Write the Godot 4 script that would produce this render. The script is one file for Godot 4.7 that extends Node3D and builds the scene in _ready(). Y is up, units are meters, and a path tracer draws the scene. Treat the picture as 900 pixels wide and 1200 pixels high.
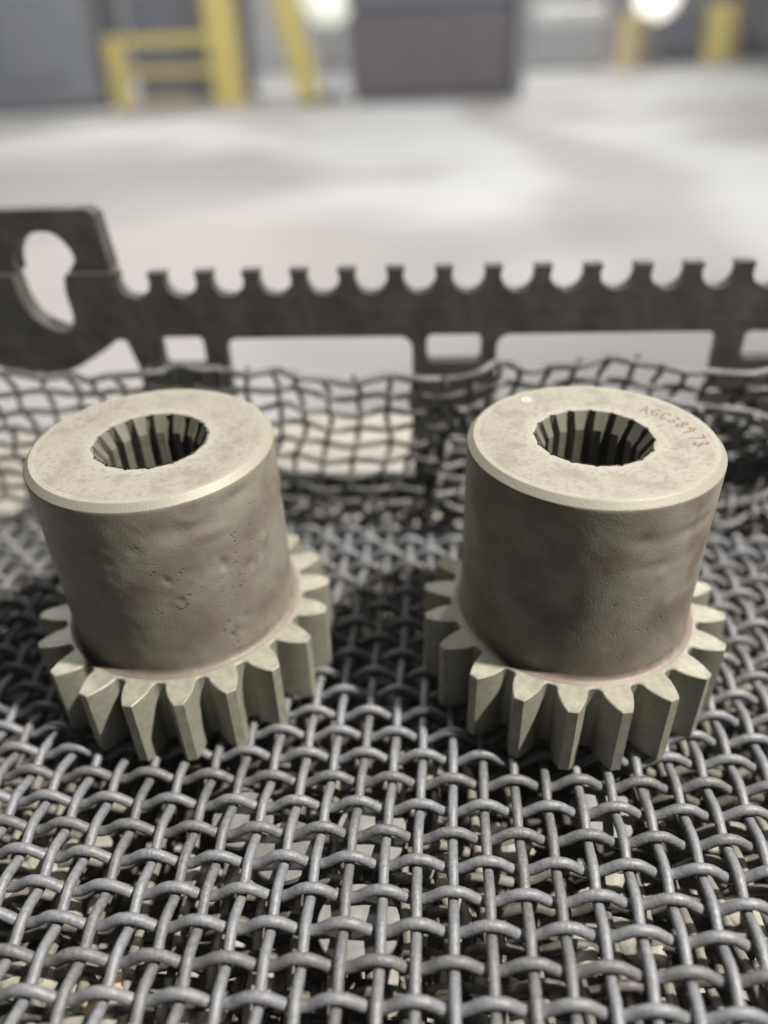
extends Node3D

# ---------------------------------------------------------------- sizes taken from the photograph (metres)
const R_HUB := 0.06
const T_GEAR := 0.0413
const H_HUB := 0.1018
const R_BORE := 0.0274
const TEETH := 20
const SPLINES := 16
const MODULE := 0.00733
const WIRE_D := 0.0048
const FLOOR_Y := -0.9

var rng := RandomNumberGenerator.new()
var taken := {}
var M := {}


func _ready() -> void:
	rng.seed = 20
	# ---- camera: a phone's main lens, tipped 33 degrees down and rolled a little
	var cam := Camera3D.new()
	cam.name = "camera"
	add_child(cam)
	var lens := CameraAttributesPhysical.new()
	lens.frustum_focal_length = 17.815
	lens.frustum_near = 0.02
	lens.frustum_far = 120.0
	lens.frustum_focus_distance = 0.342
	lens.exposure_aperture = 1.56
	cam.attributes = lens
	var p := deg_to_rad(32.963)
	var roll := deg_to_rad(-2.26)
	var fw := Vector3(0, -sin(p), -cos(p))
	var rt := Vector3(1, 0, 0)
	var up := rt.cross(fw)
	var r2 := rt * cos(roll) + up * sin(roll)
	var u2 := -rt * sin(roll) + up * cos(roll)
	cam.transform = Transform3D(Basis(r2, u2, -fw), Vector3(0, 0.31268, 0))
	cam.current = true

	# ---- the dim hall round the scene, and the exposure
	var we := WorldEnvironment.new()
	we.name = "environment"
	var env := Environment.new()
	env.background_mode = Environment.BG_COLOR
	env.background_color = Color(0.012, 0.012, 0.013).linear_to_srgb()
	env.tonemap_mode = Environment.TONE_MAPPER_LINEAR
	env.tonemap_exposure = 1.0
	env.fog_enabled = true
	env.fog_density = 0.007
	env.fog_light_color = Color(0.95, 0.96, 1.0)
	env.sdfgi_enabled = true
	env.ssao_enabled = true
	env.ssil_enabled = true
	we.environment = env
	add_child(we)

	# ---- lamps: one work lamp above right, an added overhead fill, the hall's high-bay lamps
	make_materials()
	var az := deg_to_rad(72.0)
	var el := deg_to_rad(59.0)
	var towards := Vector3(sin(az) * cos(el), sin(el), cos(az) * cos(el))
	lamp("work_lamp", Vector3(0, 0.05, -0.3) + towards * 2.4, Vector3(0, 0.05, -0.3), 0.1, 15.2, Color(1.0, 0.975, 0.925), "square work lamp hung above the right of the screens", "")
	lamp("high_bay_lamp", Vector3(-0.45, 4.8, -1.9), Vector3(-0.45, 3.8, -1.899), 0.6, 4.5, Color(1.0, 0.98, 0.95), "square fill lamp added out of view, high above the bench", "high-bay lamps over the floor")  # added fill from above, lifts the shaded tooth tops
	var bays := [Vector3(-2.6, 4.8, -5.3), Vector3(2.6, 4.8, -5.3), Vector3(-4.0, 4.8, -12.0), Vector3(4.0, 4.8, -12.0), Vector3(-4.5, 4.8, -20.5), Vector3(4.5, 4.8, -20.0)]
	var said := ["nearest on the left", "nearest on the right", "second on the left", "second on the right", "farthest on the left", "farthest on the right"]
	for k in bays.size():
		lamp("high_bay_lamp", bays[k], bays[k] + Vector3(0, -1, 0.001), 0.5, 21.0 if k < 2 else (23.0 if k < 4 else 36.0), Color(1.0, 0.99, 0.98), "square high-bay lamp over the hall floor, " + said[k], "high-bay lamps over the floor")

	build_hall()
	build_bench()
	build_screens()
	build_net()
	build_sagging_net()
	build_bar()
	build_gears()
	build_scrap()
	build_machines()


# ---------------------------------------------------------------- naming
func numbered(called: String) -> String:
	var n: int = taken.get(called, 0)
	taken[called] = n + 1
	return called if n == 0 else "%s_%03d" % [called, n]


func thing(called: String, label: String, category: String, at := Vector3.ZERO, group := "") -> Node3D:
	var o := Node3D.new()
	o.name = numbered(called)
	o.position = at
	add_child(o, true)
	tag(o, label, category, group)
	return o


func tag(o: Node, label: String, category: String, group := "") -> void:
	o.set_meta("label", label)
	o.set_meta("category", category)
	if group != "":
		o.set_meta("group", group)


func part(called: String, mesh: Mesh, mat: Material, parent: Node, at := Vector3.ZERO, turn := Vector3.ZERO) -> MeshInstance3D:
	var o := MeshInstance3D.new()
	var n := 0
	var base := called
	while parent.has_node(NodePath(called)):
		n += 1
		called = "%s_%03d" % [base, n]
	o.name = called
	o.mesh = mesh
	o.material_override = mat
	o.position = at
	o.rotation = turn
	parent.add_child(o, true)
	return o


# ---------------------------------------------------------------- mesh building
class Shape:
	var v := PackedVector3Array()
	var n := PackedVector3Array()
	var uv := PackedVector2Array()
	var ix := PackedInt32Array()

	func tri(a: Vector3, b: Vector3, c: Vector3, na: Vector3, nb: Vector3, nc: Vector3, ua := Vector2.ZERO, ub := Vector2.ZERO, uc := Vector2.ZERO) -> void:
		var k := v.size()
		v.append_array([a, b, c])
		n.append_array([na, nb, nc])
		uv.append_array([ua, ub, uc])
		if (b - a).cross(c - a).dot(na + nb + nc) > 0.0:
			ix.append_array([k, k + 2, k + 1])
		else:
			ix.append_array([k, k + 1, k + 2])

	func flat(a: Vector3, b: Vector3, c: Vector3, toward: Vector3) -> void:
		var m := (b - a).cross(c - a).normalized()
		if m.dot(toward) < 0.0:
			m = -m
		tri(a, b, c, m, m, m)

	func quad(a: Vector3, b: Vector3, c: Vector3, d: Vector3, toward: Vector3) -> void:
		flat(a, b, c, toward)
		flat(a, c, d, toward)

	# rows x columns of points with their normals and uvs
	func grid(pts: PackedVector3Array, ns: PackedVector3Array, us: PackedVector2Array, rows: int, cols: int) -> void:
		var k := v.size()
		v.append_array(pts)
		n.append_array(ns)
		uv.append_array(us)
		var flip := false
		for r in rows - 1:
			for c in cols - 1:
				var a := r * cols + c
				var m := (pts[a + 1] - pts[a]).cross(pts[a + cols] - pts[a])
				if m.length_squared() > 1e-16:
					flip = m.dot(ns[a]) < 0.0
				var i := k + a
				if flip:
					ix.append_array([i, i + 1, i + cols, i + 1, i + cols + 1, i + cols])
				else:
					ix.append_array([i, i + cols, i + 1, i + 1, i + cols, i + cols + 1])

	func tube(path: PackedVector3Array, radius: float, sides: int) -> void:
		var pts := PackedVector3Array()
		var ns := PackedVector3Array()
		var us := PackedVector2Array()
		var count := path.size()
		var ref := Vector3.UP
		if absf((path[count - 1] - path[0]).normalized().dot(ref)) > 0.8:
			ref = Vector3.RIGHT
		for i in count:
			var t := (path[mini(i + 1, count - 1)] - path[maxi(i - 1, 0)]).normalized()
			var s := t.cross(ref).normalized()
			var q := s.cross(t)
			for j in sides + 1:
				var a := TAU * j / sides
				var m := s * cos(a) + q * sin(a)
				pts.append(path[i] + m * radius)
				ns.append(m)
				us.append(Vector2(float(j) / sides, i * 0.25))
		grid(pts, ns, us, count, sides + 1)
		for e in [0, count - 1]:
			var t := (path[0] - path[1]).normalized() if e == 0 else (path[count - 1] - path[count - 2]).normalized()
			for j in sides:
				tri(path[e], pts[e * (sides + 1) + j], pts[e * (sides + 1) + j + 1], t, t, t)

	func mesh() -> ArrayMesh:
		var a := []
		a.resize(Mesh.ARRAY_MAX)
		a[Mesh.ARRAY_VERTEX] = v
		a[Mesh.ARRAY_NORMAL] = n
		a[Mesh.ARRAY_TEX_UV] = uv
		a[Mesh.ARRAY_INDEX] = ix
		var m := ArrayMesh.new()
		m.add_surface_from_arrays(Mesh.PRIMITIVE_TRIANGLES, a)
		return m


func box(size: Vector3, bevel := 0.0) -> ArrayMesh:
	# a box with chamfered edges, standing on y = 0
	var s := Shape.new()
	var h := size * 0.5
	var b := minf(bevel, minf(h.x, minf(h.y, h.z)) * 0.8)
	var lift := Vector3(0, h.y, 0)
	for ax in 3:
		for sg in [-1.0, 1.0]:
			var nrm := Vector3.ZERO
			nrm[ax] = sg
			var u := (ax + 1) % 3
			var w := (ax + 2) % 3
			var c := []
			for q in [[-1, -1], [1, -1], [1, 1], [-1, 1]]:
				var pt := Vector3.ZERO
				pt[ax] = sg * h[ax]
				pt[u] = q[0] * (h[u] - b)
				pt[w] = q[1] * (h[w] - b)
				c.append(pt + lift)
			s.quad(c[0], c[1], c[2], c[3], nrm)
	if b > 0.0:
		for ax in 3:
			var u := (ax + 1) % 3
			var w := (ax + 2) % 3
			for su in [-1.0, 1.0]:
				for sw in [-1.0, 1.0]:
					var c := []
					for q in [[0, -1], [0, 1], [1, 1], [1, -1]]:
						var pt := Vector3.ZERO
						pt[ax] = q[1] * (h[ax] - b)
						pt[u] = su * (h[u] if q[0] == 0 else h[u] - b)
						pt[w] = sw * (h[w] - b if q[0] == 0 else h[w])
						c.append(pt + lift)
					var toward := Vector3.ZERO
					toward[u] = su
					toward[w] = sw
					s.quad(c[0], c[1], c[2], c[3], toward)
		for sx in [-1.0, 1.0]:
			for sy in [-1.0, 1.0]:
				for sz in [-1.0, 1.0]:
					var sg := Vector3(sx, sy, sz)
					var i := h - Vector3(b, b, b)
					s.flat(Vector3(h.x, i.y, i.z) * sg + lift, Vector3(i.x, h.y, i.z) * sg + lift, Vector3(i.x, i.y, h.z) * sg + lift, sg)
	return s.mesh()


func rod(r: float, height: float, sides := 24, bevel := 0.0, r_top := -1.0) -> ArrayMesh:
	# an upright round bar with chamfered ends, standing on y = 0
	var s := Shape.new()
	var rt := r if r_top < 0.0 else r_top
	var prof := [Vector2(0, 0), Vector2(r - bevel, 0), Vector2(r, bevel), Vector2(rt, height - bevel), Vector2(rt - bevel, height), Vector2(0, height)]
	for k in 5:
		var a: Vector2 = prof[k]
		var b: Vector2 = prof[k + 1]
		if a.distance_to(b) < 1e-6:
			continue
		var nn := Vector2(b.y - a.y, a.x - b.x).normalized()
		for j in sides:
			var t0 := TAU * j / sides
			var t1 := TAU * (j + 1) / sides
			var d0 := Vector3(sin(t0), 0, cos(t0))
			var d1 := Vector3(sin(t1), 0, cos(t1))
			var n0 := d0 * nn.x + Vector3(0, nn.y, 0)
			var n1 := d1 * nn.x + Vector3(0, nn.y, 0)
			var a0 := d0 * a.x + Vector3(0, a.y, 0)
			var a1 := d1 * a.x + Vector3(0, a.y, 0)
			var b0 := d0 * b.x + Vector3(0, b.y, 0)
			var b1 := d1 * b.x + Vector3(0, b.y, 0)
			if b.x > 1e-6:
				s.tri(a0, b0, b1, n0, n0, n1)
			if a.x > 1e-6:
				s.tri(a0, b1, a1, n0, n1, n1)
	return s.mesh()


# ---------------------------------------------------------------- materials
func noise(sd: int, freq: float, octaves := 4) -> FastNoiseLite:
	var f := FastNoiseLite.new()
	f.seed = sd
	f.noise_type = FastNoiseLite.TYPE_SIMPLEX_SMOOTH
	f.frequency = freq
	f.fractal_octaves = octaves
	return f


func lin(r: float, g: float, b: float) -> Color:
	return Color(r, g, b).linear_to_srgb()


func tone_texture(sd: int, freq: float, a: Color, b: Color, size := 256, octaves := 5) -> ImageTexture:
	# a seamless mottle between two colours
	var im := noise(sd, freq, octaves).get_seamless_image(size, size)
	im.convert(Image.FORMAT_L8)
	var d := im.get_data()
	var o := PackedByteArray()
	o.resize(size * size * 3)
	for i in size * size:
		var c := a.lerp(b, d[i] / 255.0)
		o[i * 3] = int(c.r * 255)
		o[i * 3 + 1] = int(c.g * 255)
		o[i * 3 + 2] = int(c.b * 255)
	return ImageTexture.create_from_image(Image.create_from_data(size, size, false, Image.FORMAT_RGB8, o))


func grain(sd: int, freq: float, size := 256, octaves := 5) -> ImageTexture:
	var im := noise(sd, freq, octaves).get_seamless_image(size, size)
	im.convert(Image.FORMAT_L8)
	return ImageTexture.create_from_image(im)


func matt(tex: Texture2D, per_metre: float, rough: float, metal := 0.0, bump: Texture2D = null, depth := 0.0) -> StandardMaterial3D:
	var m := StandardMaterial3D.new()
	m.albedo_texture = tex
	m.roughness = rough
	m.metallic = metal
	m.uv1_triplanar = true
	m.uv1_scale = Vector3.ONE * per_metre
	if bump:
		m.heightmap_enabled = true
		m.heightmap_texture = bump
		m.heightmap_scale = depth
	return m


func paint(c: Color, rough := 0.6, metal := 0.0) -> StandardMaterial3D:
	var m := StandardMaterial3D.new()
	m.albedo_color = c
	m.roughness = rough
	m.metallic = metal
	return m


func make_materials() -> void:
	var fine := grain(5, 0.03)
	var speck := grain(6, 0.12)
	var pock := grain(7, 0.07, 256, 4)
	M.tooth = matt(tone_texture(11, 0.025, lin(0.31, 0.303, 0.248), lin(0.465, 0.46, 0.385)), 22.0, 0.5, 0.2, speck, 0.006)
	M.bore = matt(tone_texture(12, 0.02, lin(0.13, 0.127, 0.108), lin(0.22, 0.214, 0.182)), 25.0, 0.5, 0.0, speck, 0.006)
	M.wire = matt(tone_texture(13, 0.04, lin(0.155, 0.16, 0.178), lin(0.345, 0.357, 0.395)), 30.0, 0.52, 0.12, pock, 0.025)
	M.wire_worn = matt(tone_texture(14, 0.04, lin(0.115, 0.118, 0.126), lin(0.28, 0.285, 0.30)), 30.0, 0.55, 0.12, pock, 0.028)
	M.wire_pale = matt(tone_texture(15, 0.02, lin(0.10, 0.095, 0.084), lin(0.36, 0.34, 0.30)), 12.0, 0.65, 0.0, speck, 0.015)
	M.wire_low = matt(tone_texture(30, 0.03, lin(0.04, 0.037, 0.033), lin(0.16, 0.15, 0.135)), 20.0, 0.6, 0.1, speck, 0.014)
	M.net = matt(tone_texture(16, 0.02, lin(0.09, 0.09, 0.09), lin(0.20, 0.20, 0.20)), 12.0, 0.5, 0.2, speck, 0.012)
	M.bar = matt(tone_texture(17, 0.015, lin(0.06, 0.058, 0.056), lin(0.12, 0.116, 0.112)), 9.0, 0.6, 0.2, fine, 0.03)
	M.plank = []
	for k in 3:
		var im := tone_texture(18 + k, 0.02, lin(0.38 - k * 0.03, 0.36 - k * 0.03, 0.33 - k * 0.03), lin(0.54, 0.52, 0.49))
		var m := matt(im, 1.0, 0.8, 0.0, fine, 0.05)
		m.uv1_scale = Vector3(2.0, 30.0, 30.0)
		M.plank.append(m)
	M.disc = matt(tone_texture(22, 0.02, lin(0.20, 0.20, 0.20), lin(0.34, 0.34, 0.335)), 10.0, 0.55, 0.2, speck, 0.01)
	M.chip = matt(tone_texture(23, 0.02, lin(0.26, 0.25, 0.22), lin(0.46, 0.44, 0.39)), 25.0, 0.8, 0.0, fine, 0.03)
	M.chip_tan = matt(tone_texture(24, 0.02, lin(0.45, 0.33, 0.2), lin(0.6, 0.46, 0.3)), 25.0, 0.8, 0.0, fine, 0.03)
	for near in [M.tooth, M.bore, M.wire, M.wire_worn, M.wire_pale, M.net, M.bar, M.disc, M.chip, M.chip_tan] + M.plank:
		near.albedo_color = lin(0.7, 0.7, 0.7)
	M.steel_frame = paint(lin(0.08, 0.085, 0.09), 0.6)
	M.yellow = matt(tone_texture(25, 0.02, lin(0.76, 0.61, 0.16), lin(0.86, 0.72, 0.24)), 1.2, 0.5)
	M.blue_grey = matt(tone_texture(26, 0.02, lin(0.22, 0.24, 0.27), lin(0.30, 0.32, 0.35)), 0.7, 0.55)
	M.dark_plum = matt(tone_texture(27, 0.02, lin(0.125, 0.113, 0.13), lin(0.175, 0.16, 0.178)), 0.6, 0.5)
	M.slate = matt(tone_texture(28, 0.02, lin(0.17, 0.18, 0.225), lin(0.23, 0.24, 0.285)), 0.6, 0.5)
	M.mid_grey = matt(tone_texture(29, 0.02, lin(0.30, 0.30, 0.30), lin(0.42, 0.42, 0.42)), 0.7, 0.6)
	M.dark_grey = paint(lin(0.17, 0.175, 0.18), 0.6)
	M.beige = paint(lin(0.60, 0.48, 0.26), 0.6)
	M.white = paint(lin(0.72, 0.72, 0.71), 0.6)
	M.lamp_shell = paint(lin(0.3, 0.3, 0.31), 0.5)
	M.glow = StandardMaterial3D.new()
	M.glow.albedo_color = Color(0.9, 0.9, 0.88)
	M.glow.emission_enabled = true
	M.glow.emission = Color(1, 0.98, 0.93)
	M.glow.emission_energy_multiplier = 0.95
	M.glow_soft = M.glow.duplicate()
	M.glow_soft.emission = Color(0.93, 1.0, 0.95)
	M.glow_soft.emission_energy_multiplier = 0.3


# ---------------------------------------------------------------- lamps
func lamp(called: String, at: Vector3, aim: Vector3, side: float, energy: float, tint: Color, label: String, group: String) -> void:
	var t := thing(called, label, "lamp", at, group)
	var z := (at - aim).normalized()
	var x := Vector3.RIGHT if absf(z.x) < 0.9 else Vector3.FORWARD
	x = (x - z * x.dot(z)).normalized()
	t.basis = Basis(x, z.cross(x), z)
	part("lamp_housing", box(Vector3(side * 1.15, side * 1.15, side * 0.35), side * 0.04), M.lamp_shell, t, Vector3(0, -side * 0.575, side * 0.19))
	part("lamp_glass", box(Vector3(side, side, side * 0.03), side * 0.004), M.glow, t, Vector3(0, -side * 0.5, 0.0))
	if called == "work_lamp":
		part("hood", rod(side * 0.95, side * 0.9, 32, 0.004, side * 0.75), M.lamp_shell, t, Vector3(0, 0, side * 0.5), Vector3(PI / 2, 0, 0))
		var spot := SpotLight3D.new()
		spot.name = "spot_light"
		spot.light_energy = energy
		spot.light_color = tint
		spot.light_size = side * 0.5
		spot.spot_angle = 15.0
		spot.spot_angle_attenuation = 0.25
		spot.spot_range = 12.0
		spot.spot_attenuation = 2.0
		spot.shadow_enabled = true
		spot.position = Vector3(0, 0, -side * 0.55)
		t.add_child(spot, true)
		return
	var a := AreaLight3D.new()
	a.name = "area_light"
	a.area_size = Vector2(side, side)
	a.area_normalize_energy = true
	a.light_energy = energy
	a.light_color = tint
	a.shadow_enabled = true
	a.area_range = 60.0
	a.area_attenuation = 2.0
	a.position = Vector3(0, 0, -side * 0.03)
	t.add_child(a, true)


# ---------------------------------------------------------------- hall floor and wall
func build_hall() -> void:
	var size := 1024
	var span := 48.0
	var big := noise(40, 0.006, 4).get_image(size, size)
	var small := noise(41, 0.03, 5).get_image(size, size)
	big.convert(Image.FORMAT_L8)
	small.convert(Image.FORMAT_L8)
	var b := big.get_data()
	var s := small.get_data()
	var o := PackedByteArray()
	o.resize(size * size * 3)
	var pale := Color(0.80, 0.80, 0.792)
	var worn := Color(0.45, 0.44, 0.425)  # greyer tone, for the mottle and the darker bands
	var pink := Color(0.68, 0.625, 0.60)
	for j in size:
		var z := (float(j) / size) * span - 38.0
		for i in size:
			var k := j * size + i
			var x := (float(i) / size - 0.5) * span
			var f := b[k] / 255.0
			var c := pale.lerp(worn, smoothstep(0.42, 0.68, f) * 0.85)
			# darker grey bands, one running away to the left, and rosy dust near the bench
			var line := absf(x - (1.75 - (z + 5.4) * 0.12 - 0.9 * smoothstep(-7.0, -12.0, z)) + (f - 0.5) * 1.2)
			c = c.lerp(worn, 0.7 * (1.0 - smoothstep(0.15, 0.75, line)))
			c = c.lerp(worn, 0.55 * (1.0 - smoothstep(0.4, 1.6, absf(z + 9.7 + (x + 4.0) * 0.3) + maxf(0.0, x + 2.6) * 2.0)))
			c = c.lerp(pink, 0.85 * (1.0 - smoothstep(0.4, 2.6, Vector2(x + 1.3, (z + 4.6) * 0.8).length() + (f - 0.5))))
			c = c * (0.94 + 0.12 * s[k] / 255.0)
			c = c.linear_to_srgb()
			o[k * 3] = int(clampf(c.r, 0, 1) * 255)
			o[k * 3 + 1] = int(clampf(c.g, 0, 1) * 255)
			o[k * 3 + 2] = int(clampf(c.b, 0, 1) * 255)
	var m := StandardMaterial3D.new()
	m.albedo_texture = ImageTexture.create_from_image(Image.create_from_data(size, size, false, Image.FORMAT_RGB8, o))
	m.roughness = 0.75
	var sh := Shape.new()
	var c := [Vector3(-span / 2, FLOOR_Y, -38), Vector3(span / 2, FLOOR_Y, -38), Vector3(span / 2, FLOOR_Y, 10), Vector3(-span / 2, FLOOR_Y, 10)]
	var us := [Vector2(0, 0), Vector2(1, 0), Vector2(1, 1), Vector2(0, 1)]
	sh.tri(c[0], c[1], c[2], Vector3.UP, Vector3.UP, Vector3.UP, us[0], us[1], us[2])
	sh.tri(c[0], c[2], c[3], Vector3.UP, Vector3.UP, Vector3.UP, us[0], us[2], us[3])
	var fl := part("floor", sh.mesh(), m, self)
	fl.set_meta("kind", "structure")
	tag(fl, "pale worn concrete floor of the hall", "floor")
	var w := thing("wall", "pale grey wall of panels at the far end of the hall", "wall", Vector3(0, FLOOR_Y, -28.0))
	w.set_meta("kind", "structure")
	for k in 12:
		part("panel", box(Vector3(3.46, 7.0, 0.25), 0.03), M.white, w, Vector3(-19.25 + k * 3.5, 0, 0))


# ---------------------------------------------------------------- the timber bench beneath
func build_bench() -> void:
	var t := thing("timber_bench", "pale timber bench under the wire screens, its far edge showing behind the net", "bench", Vector3(0, FLOOR_Y, -0.36))
	var top := -0.072
	for k in 10:
		var w := 0.1
		part("plank", box(Vector3(0.84, 0.028, w - 0.006), 0.003), M.plank[k % 3], t, Vector3(rng.randf_range(-0.01, 0.01), top - FLOOR_Y - 0.028 + rng.randf_range(-0.0008, 0.0008), 0.5 - k * w))
	for sx in [-1.0, 1.0]:
		part("side_rail", box(Vector3(0.06, 0.1, 0.94), 0.004), M.steel_frame, t, Vector3(sx * 0.34, top - FLOOR_Y - 0.131, 0.05))
		for sz in [-1.0, 1.0]:
			part("leg", box(Vector3(0.07, -FLOOR_Y + top - 0.131, 0.07), 0.004), M.steel_frame, t, Vector3(sx * 0.34, 0, 0.05 + sz * 0.4))


# ---------------------------------------------------------------- woven wire
func weave(t: Node3D, origin: Vector3, a: Vector3, b: Vector3, i0: int, i1: int, j0: int, j1: int, d: float, amp_cross: float, amp_warp: float, sides: int, per: int, mats: Array, sag: FastNoiseLite, sway: float, heave: float) -> void:
	# rows (along a) crimped over and under the columns (along b)
	var place := func(i: float, j: float) -> Vector3:
		var q := origin + a * i + b * j
		q.x += sag.get_noise_2d(q.x, q.z + 3.0) * sway
		q.z += sag.get_noise_2d(q.x + 9.0, q.z) * sway
		q.y += sag.get_noise_2d(q.x - 5.0, q.z + 7.0) * heave
		return q
	for j in range(j0, j1 + 1):
		var path := PackedVector3Array()
		var jig := rng.randf_range(-0.03, 0.03)
		for k in (i1 - i0) * per + per + 1:
			var i := i0 - 0.5 + float(k) / per
			var q: Vector3 = place.call(i, j + jig)
			var c := cos(PI * (i + j))
			q.y += amp_cross * (c * 1.06 - 0.06 * cos(3.0 * PI * (i + j)))
			path.append(q)
		var s := Shape.new()
		s.tube(path, d * 0.5, sides)
		part("wire", s.mesh(), mats[rng.randi() % mats.size()], t)
	for i in range(i0, i1 + 1):
		var path := PackedVector3Array()
		var jig := rng.randf_range(-0.035, 0.035)
		for k in (j1 - j0) * per + per + 1:
			var j := j0 - 0.5 + float(k) / per
			var q: Vector3 = place.call(i + jig, j)
			q.y -= amp_warp * cos(PI * (i + j))
			path.append(q)
		var s := Shape.new()
		s.tube(path, d * 0.5, sides)
		part("wire", s.mesh(), mats[rng.randi() % mats.size()], t)


func build_screens() -> void:
	var sag := noise(50, 7.0, 2)
	var t := thing("wire_screen", "grey crimped woven wire screen carrying both gears, top of the stack", "wire screen")
	weave(t, Vector3(0.0098, -0.0058, -0.2), Vector3(0.0153, 0, 0.0011), Vector3(-0.0014, 0, 0.0146), -21, 20, -22, 9, WIRE_D, 0.0034, 0.0016, 10, 8, [M.wire, M.wire, M.wire_worn], sag, 0.0014, 0.0016)
	var u := thing("wire_screen", "dusty pale wire screen lying right beneath the grey top screen", "wire screen")
	weave(u, Vector3(0.004, -0.027, -0.205), Vector3(0.0176, 0, -0.0004), Vector3(0.0006, 0, 0.0168), -17, 17, -20, 8, 0.005, 0.0032, 0.0016, 8, 6, [M.wire_pale, M.wire_low, M.wire_pale], noise(51, 6.0, 2), 0.004, 0.006)
	var w := thing("wire_screen", "dark worn wire screen at the bottom of the stack on the timber", "wire screen")
	weave(w, Vector3(0.0, -0.054, -0.2), Vector3(0.0158, 0, 0.0026), Vector3(-0.003, 0, 0.015), -20, 20, -22, 8, 0.0052, 0.0034, 0.0016, 6, 6, [M.wire_low], noise(52, 6.0, 2), 0.003, 0.005)


# ---------------------------------------------------------------- the standing net and the notched bar
const BAR_AT := Vector3(0, 0, -0.4967)
const BAR_TURN := -0.07393      # about y: its right end comes nearer


func on_bar(s: float, y: float, off: float) -> Vector3:
	var along := Vector3(cos(BAR_TURN), 0, -sin(BAR_TURN))
	return BAR_AT + along * s + Vector3(0, y, 0) + Vector3(along.z * -1.0, 0, along.x) * off


func build_net() -> void:
	var t := thing("wire_net", "loose open wire net standing bent up in front of the notched bar", "wire net")
	var wob := noise(60, 9.0, 3)
	var prof := func(v: float) -> Vector2:
		# height and distance before the bar along the net from its foot to its top edge
		var y := 0.020 + 0.094 * v
		return Vector2(y, 0.017 + 0.012 * pow(1.0 - v, 2.0))
	var place := func(s: float, v: float) -> Vector3:
		var q: Vector2 = prof.call(clampf(v, 0.0, 1.0))
		var dy := wob.get_noise_2d(s * 0.8, v * 0.05) * 0.012 * (0.3 + v)
		var ds := wob.get_noise_2d(s + 4.0, v * 0.1 + 2.0) * 0.012 + (v - 0.5) * (0.010 + 0.05 * s)
		return on_bar(s + ds, q.x + dy, q.y + wob.get_noise_2d(s * 0.7 - 3.0, v * 0.1) * 0.01)
	var cols := 38
	var rows := 9
	for r in rows:
		var v := pow(float(r) / (rows - 1), 1.15)
		var path := PackedVector3Array()
		for k in cols * 8 + 1:
			var s := -0.34 + 0.68 * k / (cols * 8.0)
			var q: Vector3 = place.call(s, v)
			q += on_bar(0, 0, 0.0022 * cos(PI * (k / 8.0 + r))) - BAR_AT
			path.append(q)
		var sh := Shape.new()
		sh.tube(path, 0.0021 if r < rows - 1 else 0.0026, 8)
		part("wire", sh.mesh(), M.net if r < rows - 1 else M.wire_worn, t)
	for c in cols + 1:
		var s := -0.34 + 0.68 * c / cols
		var path := PackedVector3Array()
		var reach := rng.randf_range(0.985, 1.04)
		for k in 8 * 8 + 1:
			var v := reach * k / 64.0
			var q: Vector3 = place.call(s, v)
			q += on_bar(0, 0, -0.0022 * cos(PI * (c + 8.0 * v))) - BAR_AT
			if v > 1.0:
				q.y += (v - 1.0) * 0.1
			path.append(q)
		var sh := Shape.new()
		sh.tube(path, 0.0019, 8)
		part("wire", sh.mesh(), M.net, t)


func build_sagging_net() -> void:
	var t := thing("wire_net", "denser grey wire net sagging before the right half of the notched bar", "wire net")
	var wob := noise(64, 8.0, 3)
	var place := func(s: float, v: float) -> Vector3:
		var y := 0.012 + 0.082 * v + wob.get_noise_2d(s, v * 0.06) * 0.014
		var off := 0.030 + 0.016 * sin(v * 5.0 + s * 9.0) * (1.0 - v * 0.5) + wob.get_noise_2d(s + 5.0, v * 0.1) * 0.012
		return on_bar(s + (v - 0.5) * 0.02, y, off)
	var rows := 9
	var cols := 17
	for r in rows:
		var path := PackedVector3Array()
		for k in cols * 8 + 1:
			var q: Vector3 = place.call(lerpf(0.045, 0.34, k / (cols * 8.0)), float(r) / (rows - 1))
			path.append(q + on_bar(0, 0, 0.0024 * cos(PI * (k / 8.0 + r))) - BAR_AT)
		var sh := Shape.new()
		sh.tube(path, 0.0022, 8)
		part("wire", sh.mesh(), M.wire_worn, t)
	for c in cols + 1:
		var path := PackedVector3Array()
		for k in 65:
			var v := k / 64.0
			var q: Vector3 = place.call(lerpf(0.045, 0.34, float(c) / cols), v)
			path.append(q + on_bar(0, 0, -0.0024 * cos(PI * (c + (rows - 1.0) * v))) - BAR_AT)
		var sh := Shape.new()
		sh.tube(path, 0.0022, 8)
		part("wire", sh.mesh(), M.wire_worn, t)


func poly(points: PackedVector2Array, depth: float, hole := false) -> CSGPolygon3D:
	var c := CSGPolygon3D.new()
	c.polygon = points
	c.depth = depth
	if hole:
		c.operation = CSGShape3D.OPERATION_SUBTRACTION
	return c


func slot(x0: float, y0: float, x1: float, y1: float, r: float) -> PackedVector2Array:
	var o := PackedVector2Array()
	for q in [[x1 - r, y1 - r, 0.0], [x0 + r, y1 - r, 0.25], [x0 + r, y0 + r, 0.5], [x1 - r, y0 + r, 0.75]]:
		for k in 7:
			var a: float = (q[2] + 0.25 * k / 6.0) * TAU
			o.append(Vector2(q[0] + cos(a) * r, q[1] + sin(a) * r))
	return o


func csg(called: String, t: Node3D, body: PackedVector2Array, holes: Array, depth: float, off: float) -> void:
	var c := CSGCombiner3D.new()
	c.name = called
	t.add_child(c, true)
	c.position = Vector3(0, 0, off)
	c.material_override = M.bar
	var p := poly(body, depth)
	p.name = "body"
	c.add_child(p, true)
	for h in holes:
		var q := poly(h, depth + 0.02, true)
		q.name = "hole"
		q.position.z = 0.01
		c.add_child(q, true)


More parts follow.
